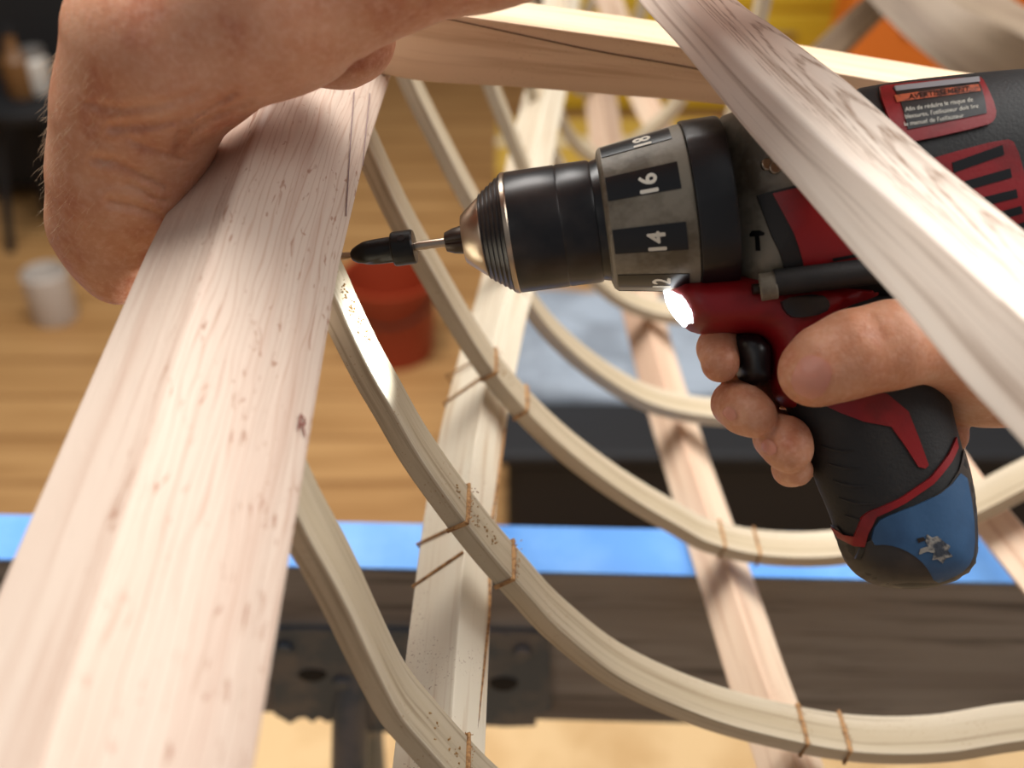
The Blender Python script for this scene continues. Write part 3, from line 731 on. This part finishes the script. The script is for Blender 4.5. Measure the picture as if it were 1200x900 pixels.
# black motor housing over the rear of the body
MH = [(905, 250), (930, 228), (950, 160), (996, 112), (1004, 106), (1045, 99), (1150, 88), (1230, 82.5), (1270, 95), (1286, 180), (1272, 291), (1211, 332), (1120, 352), (1000, 354), (940, 352), (928, 335), (915, 290)]
class Off:
    def __init__(s, outline, T, R): s.p = Pillow(outline, T, R); s.h = s.p.h
big2 = Pillow([(822, 133), (870, 126), (940, 117), (1000, 106), (1045, 98), (1150, 86.5), (1230, 81), (1271, 94), (1288, 180), (1274, 292), (1212, 334), (1120, 354), (1000, 356), (930, 354), (852, 351), (832, 240)], 91.5, 106)
solid('motor_housing', MH, big2.h, M_RUB, sm=0)
plateon('panel_border', [(887, 229), (925, 219), (975, 208), (990, 250), (1030, 290), (1030, 322), (921, 322), (905, 277)], big2, M_RUB, .5, sm=0)
plateon('side_panel', [(905, 227), (940, 219), (1060, 205), (1085, 300), (1010, 304), (943, 317), (928, 269)], big2, M_RED, 1.4, sm=0)
plateon('panel_groove', [(975, 303), (1012, 296), (1012, 300), (976, 307)], big2, M_WIN, 1.9, sm=0)
plateon('vent_panel', [(1060, 196), (1100, 183), (1178, 162), (1190, 168), (1203, 215), (1212, 265), (1190, 272), (1110, 290)], big2, M_RED, 1.6)
for (x0, y0, x1, y1, hh) in ((1115, 197, 1174, 176, 12), (1130, 218, 1183, 203, 11), (1145, 238, 1190, 227, 10), (1160, 256, 1196, 246, 9), (1172, 272, 1200, 264, 7)):
    plateon('vent_slot_shade', [(x0, y0-hh/2), (x1, y1-hh/2), (x1+2, y1+hh/2), (x0+2, y0+hh/2)], big2, M_WIN, 2.3, sm=0)  # raised black plates; the shade of recessed slots is put into their colour
FRM = [(1027, 103), (1038, 100), (1146, 90), (1152, 96), (1166, 128), (1164, 142), (1154, 148), (1075, 166), (1056, 168), (1044, 150)]
plateon('label_frame', FRM, big2, M_RED, 4.5)
plateon('label', [(1044, 104), (1142, 93), (1154, 134), (1062, 153)], big2, M_BLK, 5.4, sm=0)
plateon('warning_band', [(1046, 113), (1144, 100), (1147, 108), (1049, 121)], big2, M_ORP, 6.0, sm=0)
plateon('label_highlight', [(1046, 102), (1145, 91), (1146, 97), (1048, 108)], big2, mat('highlight_grey', srgb(150, 150, 154), .4), 6.0, sm=0)  # bright rim highlight on the label's top edge, painted as a grey strip
def print_on(txt, size, c, ang, pil, off, matl, name='print', sx=1.0, parent=DR):
    v, f = glyphs(txt, size); ca, sa = math.cos(math.radians(ang)), math.sin(math.radians(ang))
    p2 = np.array([(c[0]+ca*p[0]*sx+sa*p[1]*1.0, c[1]-(-sa*p[0]*sx*-1)*1.0 - ca*p[1]) for p in v])
    p2 = np.array([(c[0]+ca*p[0]*sx-sa*p[1], c[1]-sa*p[0]*sx-ca*p[1]) for p in v])
    p2 = fit(p2, pil); h = pil.h(p2)+off; obj(name, [Q(a[0], a[1], z) for a, z in zip(p2, h)], f, matl, parent, smooth=None, fix=False)
print_on('AVERTISSEMENT', 8.5, (1098, 110.5), 7.6, big2, 6.6, M_WIN, sx=1.15)
for i, l in enumerate(('Afin de réduire le risque de', "blessures, l'utilisateur doit lire", "le manuel de l'utilisateur")):
    print_on(l, 7.2, ((1098, 124), (1101, 132), (1092, 142))[i], 8.5, big2, 6.0, M_WHT, 'warning_text', 1.0)
# hammer icon, screws on the gear housing
plateon('hammer_icon', [(878, 275), (881, 270.5), (890, 270), (896, 273), (895, 276), (889.5, 276.5), (891, 294), (885.5, 294), (884.5, 277), (879, 277.5)], big, M_WIN, .8, sm=0)
for (x, y) in ((899, 193), (908, 197)):
    x, y = fit([(x, y)], big)[0]; hh = big.h([(x, y)])[0]; v, f = tube([Q(x, y, hh-4), Q(x, y, hh+4)], 7*SS, 16); bevel(obj('screw', v, f, M_STEEL, DR), .0004)
# red lower frame with LED and trigger
RF = [(786, 334), (800, 328), (868, 322), (900, 322), (1030, 332), (1030, 352), (985, 372), (945, 405), (930, 440), (935, 482), (915, 476), (903, 455), (902, 410), (893, 394), (865, 391), (838, 393), (812, 391), (800, 381), (786, 362)]
rf = Pillow(RF, 56, 34); solid('lower_frame', RF, rf.h, M_RED, sm=1)
led = Pillow([(777, 341), (795, 342), (813, 358), (814, 384), (802, 384), (785, 364)], 44, 14)
solid('led_lens', [(777, 341), (790, 341), (800, 352), (813, 362), (813, 385), (800, 383), (784, 363)], led.h, M_LED, sm=0)
lp = bpy.data.lights.new('led_lamp', 'SPOT'); lp.energy = 3.6; lp.color = (.86, .94, 1); lp.spot_size = math.radians(29); lp.spot_blend = 1; lp.shadow_soft_size = .003
lo = bpy.data.objects.new('led_lamp', lp); COL.objects.link(lo); src = Vector(Q(768, 366, 12)); lo.parent = DR
lo.location = src-Vector(DR.location); lo.rotation_euler = (Vector(Q(428, 402, 0))-src).to_track_quat('-Z', 'Y').to_euler()
tr = Pillow([(855, 390), (890, 390), (902, 402), (903, 430), (900, 452), (868, 452), (862, 430)], 40, 22); solid('trigger', [(855, 390), (890, 390), (902, 402), (903, 430), (900, 452), (868, 452), (862, 430)], tr.h, M_BLK, sm=1)
# clip tube, ring, switch
v, f = tube([Q(893, 337, 62), Q(950, 331, 70), Q(1040, 320, 76)], 15*SS, 24); obj('side_bar', v, f, M_RUB, DR)
v, f = tube([Q(877, 342, 58), Q(896, 339.5, 62)], 15.5*SS, 24); bevel(obj('bar_ring', v, f, M_GREY, DR), .0006)
v, f = tube([Q(869, 344, 58), Q(878, 343, 58)], 6*SS, 14); obj('screw', v, f, M_DSTEEL, DR)
plateon('direction_switch', [(913, 350), (960, 344), (972, 356), (966, 368), (930, 374), (918, 366)], rf, M_WIN, 8, back=8)
# handle and battery
HD = [(915, 345), (1000, 335), (1095, 335), (1106, 400), (1108, 450), (1113, 480), (1121, 512), (1134, 555), (1142, 600), (1143, 645), (1134, 668), (1105, 684), (1065, 689), (1025, 684), (1000, 668), (986, 642), (972, 600), (956, 565), (946, 530), (930, 495), (915, 465), (910, 420)]
hd = Pillow(HD, 56, 72); solid('handle', HD, hd.h, M_RUB)
BT = [(974, 612), (985, 628), (1002, 634), (1016, 606), (1060, 584), (1100, 558), (1123, 516), (1135, 555), (1144, 600), (1145, 646), (1135, 671), (1106, 687), (1065, 691.5), (1023, 686), (998, 670), (983, 642)]
hd2 = Pillow([(u+(2.2 if u > 1050 else -2.2), v+(2.5 if v > 600 else 0)) for u, v in HD], 58.5, 73)
solid('battery', BT, hd2.h, mat('battery_black', srgb(50, 45, 42), .55, build=spotty(srgb(48, 44, 41), srgb(62, 54, 48), 60)), sm=1)
plateon('tape_wrap', [(1026, 612), (1045, 603), (1080, 590), (1110, 574), (1131, 548), (1141, 598), (1143, 646), (1133, 668), (1110, 680), (1096, 684), (1088, 668), (1078, 656), (1060, 644), (1040, 638), (1020, 639)], hd2, M_TAPE, 1.0)
plateon('tape_tear', [(1086, 626), (1092, 630), (1098, 628), (1106, 635), (1113, 640), (1110, 645), (1116, 652), (1108, 654), (1104, 660), (1098, 655), (1092, 656), (1094, 648), (1086, 646), (1076, 650), (1078, 643), (1087, 640), (1084, 634)], hd2, mat('torn_grey', srgb(128, 122, 112), .8, build=spotty(srgb(150, 146, 138), srgb(58, 64, 74), 260, .45, .55, 700, .8)), 2.0, sm=0)
plateon('tape_tear', [(1074, 631), (1082, 629), (1084, 633), (1076, 636)], hd2, M_DSTEEL, 1.8, sm=0)
plateon('battery_notch', [(1008, 642), (1013, 642), (1008, 656), (1002, 655)], hd2, M_WIN, 1.0, sm=0)
hd3 = Pillow([(u+(2.6 if u > 1050 else -2.6), v+(2.5 if v > 600 else 0)) for u, v in HD], 59, 73)
plateon('red_stripe', [(960, 472), (1000, 470), (1018, 455), (1040, 462), (1064, 482), (1076, 512), (1088, 545), (1084, 549), (1076, 547), (1060, 522), (1044, 500), (1012, 494), (985, 484)], hd, M_RED, 1.6, sm=0)
plateon('red_stripe', [(974, 618), (988, 627), (1001, 629), (1010, 606), (1018, 600), (1055, 584), (1090, 560), (1112, 532), (1121, 512), (1123, 524), (1116, 540), (1094, 567), (1062, 589), (1027, 606), (1017, 626), (1013, 641), (1000, 640), (980, 630)], hd3, M_RED, 1.4, sm=0)
for i in range(5):
    y = 520+i*20; x0 = 948+i*7
    pts = [(x0+5+s*34, y+6*math.sin(s*2.2)) for s in np.linspace(0, 1, 12)]
    hh = hd.h(np.array(pts)); v, f = tube([Q(a, b, z+.2) for (a, b), z in zip(pts, hh)], [SS*1.6*math.sin(math.pi*(k+.5)/12)+.00005 for k in range(12)], 8); obj('grip_rib', v, f, M_RUB, DR)

# ------------------------------------------------------------------ person: SDF arms
def surface_nets(fn, lo, hi, st):
    lo = np.array(lo); ns = np.ceil((np.array(hi)-lo)/st).astype(int)+1
    ax = [lo[k]+np.arange(ns[k])*st for k in range(3)]
    g = np.stack(np.meshgrid(*ax, indexing='ij'), -1)
    q = 4; nq = np.ceil((ns-1)/q).astype(int)+1
    gc = np.stack(np.meshgrid(*[lo[k]+np.arange(nq[k])*st*q for k in range(3)], indexing='ij'), -1); vc = fn(gc.reshape(-1, 3)).reshape(nq)
    val = np.zeros(ns); near = np.zeros(ns, bool)
    ii = [np.minimum(np.round(np.arange(ns[k])/q).astype(int), nq[k]-1) for k in range(3)]
    val = vc[np.ix_(*ii)]; near = np.abs(val) < st*q*1.6
    pts_ = g[near]; out_ = np.empty(len(pts_))
    for k0 in range(0, len(pts_), 400000): out_[k0:k0+400000] = fn(pts_[k0:k0+400000])
    val[near] = out_
    inn = val < 0; nc = ns-1
    acc = np.zeros((*nc, 3)); cnt = np.zeros(tuple(nc))
    corners = [(i, j, k) for i in (0, 1) for j in (0, 1) for k in (0, 1)]
    def sl(c): return tuple(slice(c[k], c[k]+nc[k]) for k in range(3))
    for a in corners:
        for k in range(3):
            if a[k] == 0:
                b = list(a); b[k] = 1; va, vb = val[sl(a)], val[sl(b)]; cr = (va < 0) != (vb < 0)
                t = np.where(cr, va/(va-vb+1e-20), 0); pos = np.zeros((*nc, 3))
                for m in range(3): pos[..., m] = a[m]
                pos[..., k] += t; acc += pos*cr[..., None]; cnt += cr
    act = cnt > 0; idx = -np.ones(tuple(nc), int); idx[act] = np.arange(act.sum())
    ijk = np.argwhere(act); V = lo+(ijk+acc[act]/cnt[act][:, None])*st
    Fc = []
    for k in range(3):
        u, w_ = [(1, 2), (2, 0), (0, 1)][k]
        s0 = [slice(1, nc[m]) for m in range(3)]; s1_ = list(s0); s0[k] = slice(0, nc[k]); s1_[k] = slice(1, nc[k]+1)
        A, B = inn[tuple(s0)], inn[tuple(s1_)]
        e = np.argwhere(A != B)
        if not len(e): continue
        fl = A[tuple(e.T)]
        base_ = e.copy(); 
        for m in range(3):
            if m != k: base_[:, m] += 1
        def cell(du, dw): q = base_.copy(); q[:, u] -= du; q[:, w_] -= dw; return idx[tuple(q.T)]
        q = np.stack([cell(0, 0), cell(1, 0), cell(1, 1), cell(0, 1)], 1); q[~fl] = q[~fl][:, ::-1]; Fc.append(q)
    return V, np.vstack(Fc)
def cap_sdf(p, a, b, ra_, rb_):
    a = np.array(a); b = np.array(b); ab = b-a; t = np.clip(((p-a)@ab)/(ab@ab+1e-12), 0, 1)
    return np.linalg.norm(p-a-t[:, None]*ab, axis=1)-(ra_+(rb_-ra_)*t)
def smin(a, b, k):
    h = np.clip(.5+.5*(b-a)/k, 0, 1); return b*(1-h)+a*h-k*h*(1-h)
def ell_sdf(p, c, r, rot=None):
    q = p-np.array(c); q = q if rot is None else q@rot; r = np.array(r); k0 = np.linalg.norm(q/r, axis=1); k1 = np.linalg.norm(q/(r*r), axis=1); return k0*(k0-1)/(k1+1e-9)
def chain_sdf(p, pts, k=.003):
    d = None
    for (a, ra_), (b, rb_) in zip(pts[:-1], pts[1:]):
        e = cap_sdf(p, a, b, ra_, rb_); d = e if d is None else smin(d, e, k)
    return d
def laplace(V, Fc, it=2, lam=.5):
    n = len(V); e = np.vstack([Fc[:, [0, 1]], Fc[:, [1, 2]], Fc[:, [2, 3]], Fc[:, [3, 0]]])
    for _ in range(it):
        s = np.zeros_like(V); c = np.zeros(n); np.add.at(s, e[:, 0], V[e[:, 1]]); np.add.at(c, e[:, 0], 1); np.add.at(s, e[:, 1], V[e[:, 0]]); np.add.at(c, e[:, 1], 1)
        V = V+lam*(s/c[:, None]-V)
    return V
def C(px, py, d): return np.array([(px-600)*d/F, (450-py)*d/F, d])     # camera-aligned metric coordinates
def rp(r, d): return r*d/F
PE = empty('person', (1.1, .2, 0), 'person gripping the thick gunwale with one hand and holding the drill in the other', 'person')
# right hand on the drill (h in px toward the camera, depth .40)
def H_(u, v, h): return np.array([(u-600)*SS*(1-h/F), (450-v)*SS*(1-h/F), D0-h*SS])
def right_sdf(p):
    c = lambda *l: [(H_(*q[:3]), q[3]*SS) for q in l]
    K = .0035
    thumb = chain_sdf(p, c((951, 437, 90, 36), (966, 428, 92, 42), (1000, 414, 94, 46), (1045, 404, 90, 47), (1085, 402, 78, 42), (1150, 412, 35, 60)), .004)
    palm = chain_sdf(p, c((1135, 420, 10, 52), (1150, 430, -25, 62), (1190, 425, -30, 68), (1260, 422, -30, 76), (1330, 412, -35, 78), (1450, 372, -50, 88), (1650, 230, -60, 105), (1900, 0, -80, 115)), .01)
    back = chain_sdf(p, c((1140, 430, -45, 55), (1060, 440, -92, 32)), .008)
    idx_ = chain_sdf(p, c((1110, 400, -88, 34), (1000, 400, -92, 27), (900, 398, -88, 25), (846, 402, -45, 23.5), (842, 408, -5, 24), (844, 426, 22, 22.5)))
    mid = chain_sdf(p, c((1110, 440, -88, 34), (1010, 450, -95, 27), (915, 455, -85, 25), (868, 462, -45, 25), (861, 473, 0, 26), (872, 480, 24, 27.5), (884, 487, 38, 26)))
    rng_ = chain_sdf(p, c((1115, 480, -85, 30), (1030, 495, -92, 26), (955, 500, -85, 24), (912, 506, -45, 25), (910, 512, 0, 26), (920, 518, 24, 29), (925, 527, 36, 27)))
    pin = chain_sdf(p, c((1110, 510, -70, 26), (1040, 530, -80, 22), (975, 535, -76, 20), (932, 545, -40, 18), (926, 549, -5, 20), (934, 551, 14, 19)))
    d = smin(thumb, palm, .008); d = smin(d, back, .010)
    f4 = np.minimum(np.minimum(idx_, mid), np.minimum(rng_, pin))
    f4 = smin(smin(idx_, mid, .0012), smin(rng_, pin, .0012), .0012)
    d = smin(d, f4, .004)
    # knuckle creases on the thumb, front side only
    for (u0, v0, u1, v1, dep) in ((1012, 372, 1018, 400, .0008), (1020, 370, 1027, 398, .0008), (1004, 376, 1008, 398, .0006)):
        A_, B_ = H_(u0, v0, 120)[:2], H_(u1, v1, 120)[:2]; ab = B_-A_; t = np.clip(((p[:, :2]-A_)@ab)/(ab@ab), 0, 1)
        q = np.linalg.norm(p[:, :2]-A_-t[:, None]*ab, axis=1); d = d+np.where(p[:, 2] < D0-90*SS, dep*np.exp(-(q/.0009)**2), 0)
    return d
lo = H_(805, 620, 150); hi = H_(1950, 260, -240)
V, Fq = surface_nets(right_sdf, np.minimum(lo, hi), np.maximum(lo, hi)*[1, 1, 1], .00125) if False else (None, None)
def mesh_sdf(fn, c0, c1, st, name, parent=PE):
    lo, hi = np.minimum(c0, c1), np.maximum(c0, c1); V, Fq = surface_nets(fn, lo, hi, st); V = laplace(V, Fq, 2, .45)
    return obj(name, c2w(V), Fq, M_SKIN, parent, smooth=180, fix=False)
def right_clip(p): return right_sdf(p)
mesh_sdf(right_sdf, H_(810, 640, 160), H_(2080, -140, -250), .0013, 'right_hand')
def march(fn, o_, d, n=60):
    p = np.array(o_, float); d = np.array(d, float); d = d/np.linalg.norm(d, axis=-1, keepdims=True)
    t = np.zeros(len(p))
    for _ in range(n): t += fn(p+t[:, None]*d)*.8
    return p+t[:, None]*d
def nail(fn, origin_pts, d, off=.0005, name='fingernail'):
    V2, T2 = origin_pts; hit = march(fn, V2, d); dn = -np.array(d)/np.linalg.norm(d, axis=-1, keepdims=True)
    n = len(hit); V = np.vstack([hit+dn*off, hit-dn*.0015]); Fc = list(T2)+[[n+k for k in t[::-1]] for t in T2]
    b = set(); ec = {(t[i], t[(i+1) % 3]) for t in T2 for i in range(3)}
    for (a, c_) in ec:
        if (c_, a) not in ec: Fc.append([a, n+a, n+c_, c_])
    return obj(name, c2w(V), Fc, M_NAIL, PE, smooth=60)
def npoly(c, ax, la, lb, e=2.6, z=150):
    """superellipse outline in drill px plane"""
    a = np.linspace(0, 2*math.pi, 40, endpoint=False); ca, sa = np.cos(a), np.sin(a)
    x = la*np.sign(ca)*np.abs(ca)**(2/e); y = lb*np.sign(sa)*np.abs(sa)**(2/e); an = math.radians(ax)
    poly = np.stack([c[0]+x*math.cos(an)-y*math.sin(an), c[1]-(x*math.sin(an)+y*math.cos(an))], 1)
    V2, T2 = triang(poly, [1.0], 3.5); return np.array([H_(p[0], p[1], z) for p in V2]), T2
def ray_nail(c, ang, la, lb, off=.0007):
    V, T2 = npoly(c, ang, la, lb, z=160); nail(right_sdf, (V, T2), V, off)
ray_nail((951, 442), -24, 22, 25); ray_nail((855, 485), -50, 9, 6.5); ray_nail((901, 524), -52, 10, 7.5)

# left arm and hand
def left_sdf(p):
    c = lambda *l: [(C(q[0], q[1], q[2]), rp(q[3], q[2])) for q in l]
    fore = chain_sdf(p, c((215, 50, .362, 100), (320, -6, .356, 108), (430, -60, .352, 97), (560, -112, .348, 112), (720, -172, .345, 132), (950, -230, .36, 160), (1150, -280, .38, 165)), .01)
    hand = chain_sdf(p, c((176, 48, .375, 98), (158, 130, .388, 84), (146, 205, .405, 78), (143, 262, .42, 74)), .012)
    heel = chain_sdf(p, c((205, 80, .384, 66), (172, 160, .402, 66)), .01)
    puff = chain_sdf(p, c((222, 142, .386, 26), (262, 112, .383, 26), (300, 92, .380, 24)), .006)
    heel2 = chain_sdf(p, c((262, 84, .383, 40), (330, 48, .383, 46)), .01)
    thumb = chain_sdf(p, c((330, 20, .398, 48), (375, 40, .400, 54), (402, 44, .400, 54), (412, 42, .402, 50)), .006)
    d = smin(fore, hand, .020); d = smin(d, heel, .012); d = smin(d, heel2, .010); d = smin(d, puff, .005); d = smin(d, thumb, .002)
    f = None
    for k, (y0, dd, r) in enumerate(((130, .445, 34), (185, .45, 34), (240, .452, 33), (288, .452, 29))):
        q = chain_sdf(p, c((125, y0+8, .425, r+8), (160, y0+22, .452, r+2), (225, y0+35, .478, r), (280, y0+35, .485, r-3), (318, y0+30, .462, r-6)), .003)
        f = q if f is None else smin(f, q, .0015)
    d = smin(d, f, .006)
    knu = cap_sdf(p, C(108, 262, .415), C(140, 318, .425), rp(46, .415), rp(38, .425)); d = smin(d, knu, .010)
    # creases
    L_ = [((132, 150), (178, 147), (224, 138), (276, 108), .0016), ((210, 172), (222, 152), (250, 136), (292, 118), .0014), ((204, 182), (208, 160), (214, 145), (226, 132), .0012),
          ((150, 162), (172, 172), (200, 182), (214, 186), .0010), ((112, 186), (136, 190), (160, 202), (190, 218), .0014), ((130, 236), (150, 240), (172, 246), (190, 254), .0013),
          ((100, 120), (140, 128), (190, 122), (232, 108), .0008), ((150, 215), (165, 222), (180, 232), (192, 236), .001),
          ((352, 78), (372, 84), (396, 82), (420, 72), .0006)]
    E_ = None
    for a1, a2, a3, a4, r in L_:
        m_ = None
        for a, b in ((a1, a2), (a2, a3), (a3, a4)):
            A_, B_ = np.array([(a[0]-600)/F, (450-a[1])/F]), np.array([(b[0]-600)/F, (450-b[1])/F]); ab = B_-A_
            pp = p[:, :2]/p[:, 2:3]; t = np.clip(((pp-A_)@ab)/(ab@ab), 0, 1); q = np.linalg.norm(pp-A_-t[:, None]*ab, axis=1)*.38; m_ = q if m_ is None else np.minimum(m_, q)
        e_ = r*np.exp(-(m_/.0013)**2)-.35*r*np.exp(-((m_-.0032)/.0018)**2); E_ = e_ if E_ is None else np.where(np.abs(e_) > np.abs(E_), e_, E_)
    d = d+np.where(p[:, 2] < .43, E_, 0)
    for a, b, r in ():
        A_, B_ = C(*a), C(*b)
        # slide the crease onto the surface
        for _ in range(12):
            pass
        cr = cap_sdf_proj(p, a, b); d = np.where(d > -.004, d+.0011*np.exp(-(cr/(r*1.6))**2), d)
    return d
def cap_sdf_proj(p, a, b):
    """distance in the image-parallel plane at about the crease's depth (front surface only)"""
    A_, B_ = C(*a)[:2], C(*b)[:2]; ab = B_-A_; t = np.clip(((p[:, :2]-A_)@ab)/(ab@ab), 0, 1)
    q = p[:, :2]-A_-t[:, None]*ab; d = np.linalg.norm(q, axis=1)+np.abs(t-.5)*.0006
    return np.where(p[:, 2] < a[2]+.03, d, 1.)
mesh_sdf(left_sdf, C(20, 420, .47)*[1, 1, 1], np.array([.30, .30, .28]), .00115, 'left_hand')
# arm hair along the left silhouette and forearm underside
mb = MB()
def hair(o_, d0, L, r=.00004):
    p = np.array(o_); pts = [p]; d = np.array(d0, float)
    for _ in range(4):
        d = d+np.array([random.gauss(0, .18), random.gauss(0, .18)-.06, random.gauss(0, .1)]); d /= np.linalg.norm(d); p = p+d*L/4; pts.append(p)
    mb.add(*tube([c2w(q) for q in pts], [r, r, r*.9, r*.7, r*.3], 4, False))
hs = []
for _ in range(340):
    y = random.uniform(60, 300); z = random.uniform(.345, .40); hs.append((C(-40, y, z), (1, 0, 0), (-.55, -.75, -.1), random.uniform(.0025, .0075)))
for _ in range(260):
    x = random.uniform(90, 600); y = random.uniform(-5, 250); hs.append((C(x, y, .24), (0, 0, 1), (.3+random.gauss(0, .3), -.7, -.5), random.uniform(.002, .005)))
O_ = np.array([h[0] for h in hs]); Dv = np.array([h[1] for h in hs], float)
t = np.zeros(len(hs))
for _ in range(70): t += np.minimum(left_sdf(O_+t[:, None]*Dv), .02)*.8
for k, h in enumerate(hs):
    if left_sdf((O_[k]+t[k]*Dv[k])[None])[0] < .001 and t[k] < .25: hair(O_[k]+t[k]*Dv[k]-Dv[k]*.0, h[2], h[3])
o = obj('arm_hair', mb.v, mb.f, M_HAIR, PE, smooth=180, fix=False); o['kind'] = 'stuff'

# brown drilling dust on the frame
mb = MB()
for k, x0, x1, n in ((2, -.0615, -.0530, 70), (2, -.022, -.006, 50), (1, -.03, -.012, 26), (3, -.01, .0, 20)):
    for _ in range(n):
        Y, q, n2, t2 = at_rib(k, random.uniform(x0, x1)); dy = random.gauss(-.001, .0028)
        if abs(dy) > WR/2: continue
        js = random.uniform(-.0022, .0022); c0 = np.array([q[0]+n2[0]*.0002+t2[0]*js, Y+dy, q[1]+n2[1]*.0002+t2[1]*js]); r = random.uniform(.00018, .00042)
        d = np.array([random.gauss(0, 1), random.gauss(0, 1), random.gauss(0, .4)])*r
        mb.add(*tube([c0-d, c0+d*.2+np.array([0, 0, r*.5]), c0+d], [r*.5, r, r*.4], 5))
o = obj('sawdust', mb.v, mb.f, mat('sawdust', srgb(150, 112, 62), .8), None); tag(o, 'brown sawdust specks lying on the bent ribs below the bit', 'sawdust', kind='stuff')
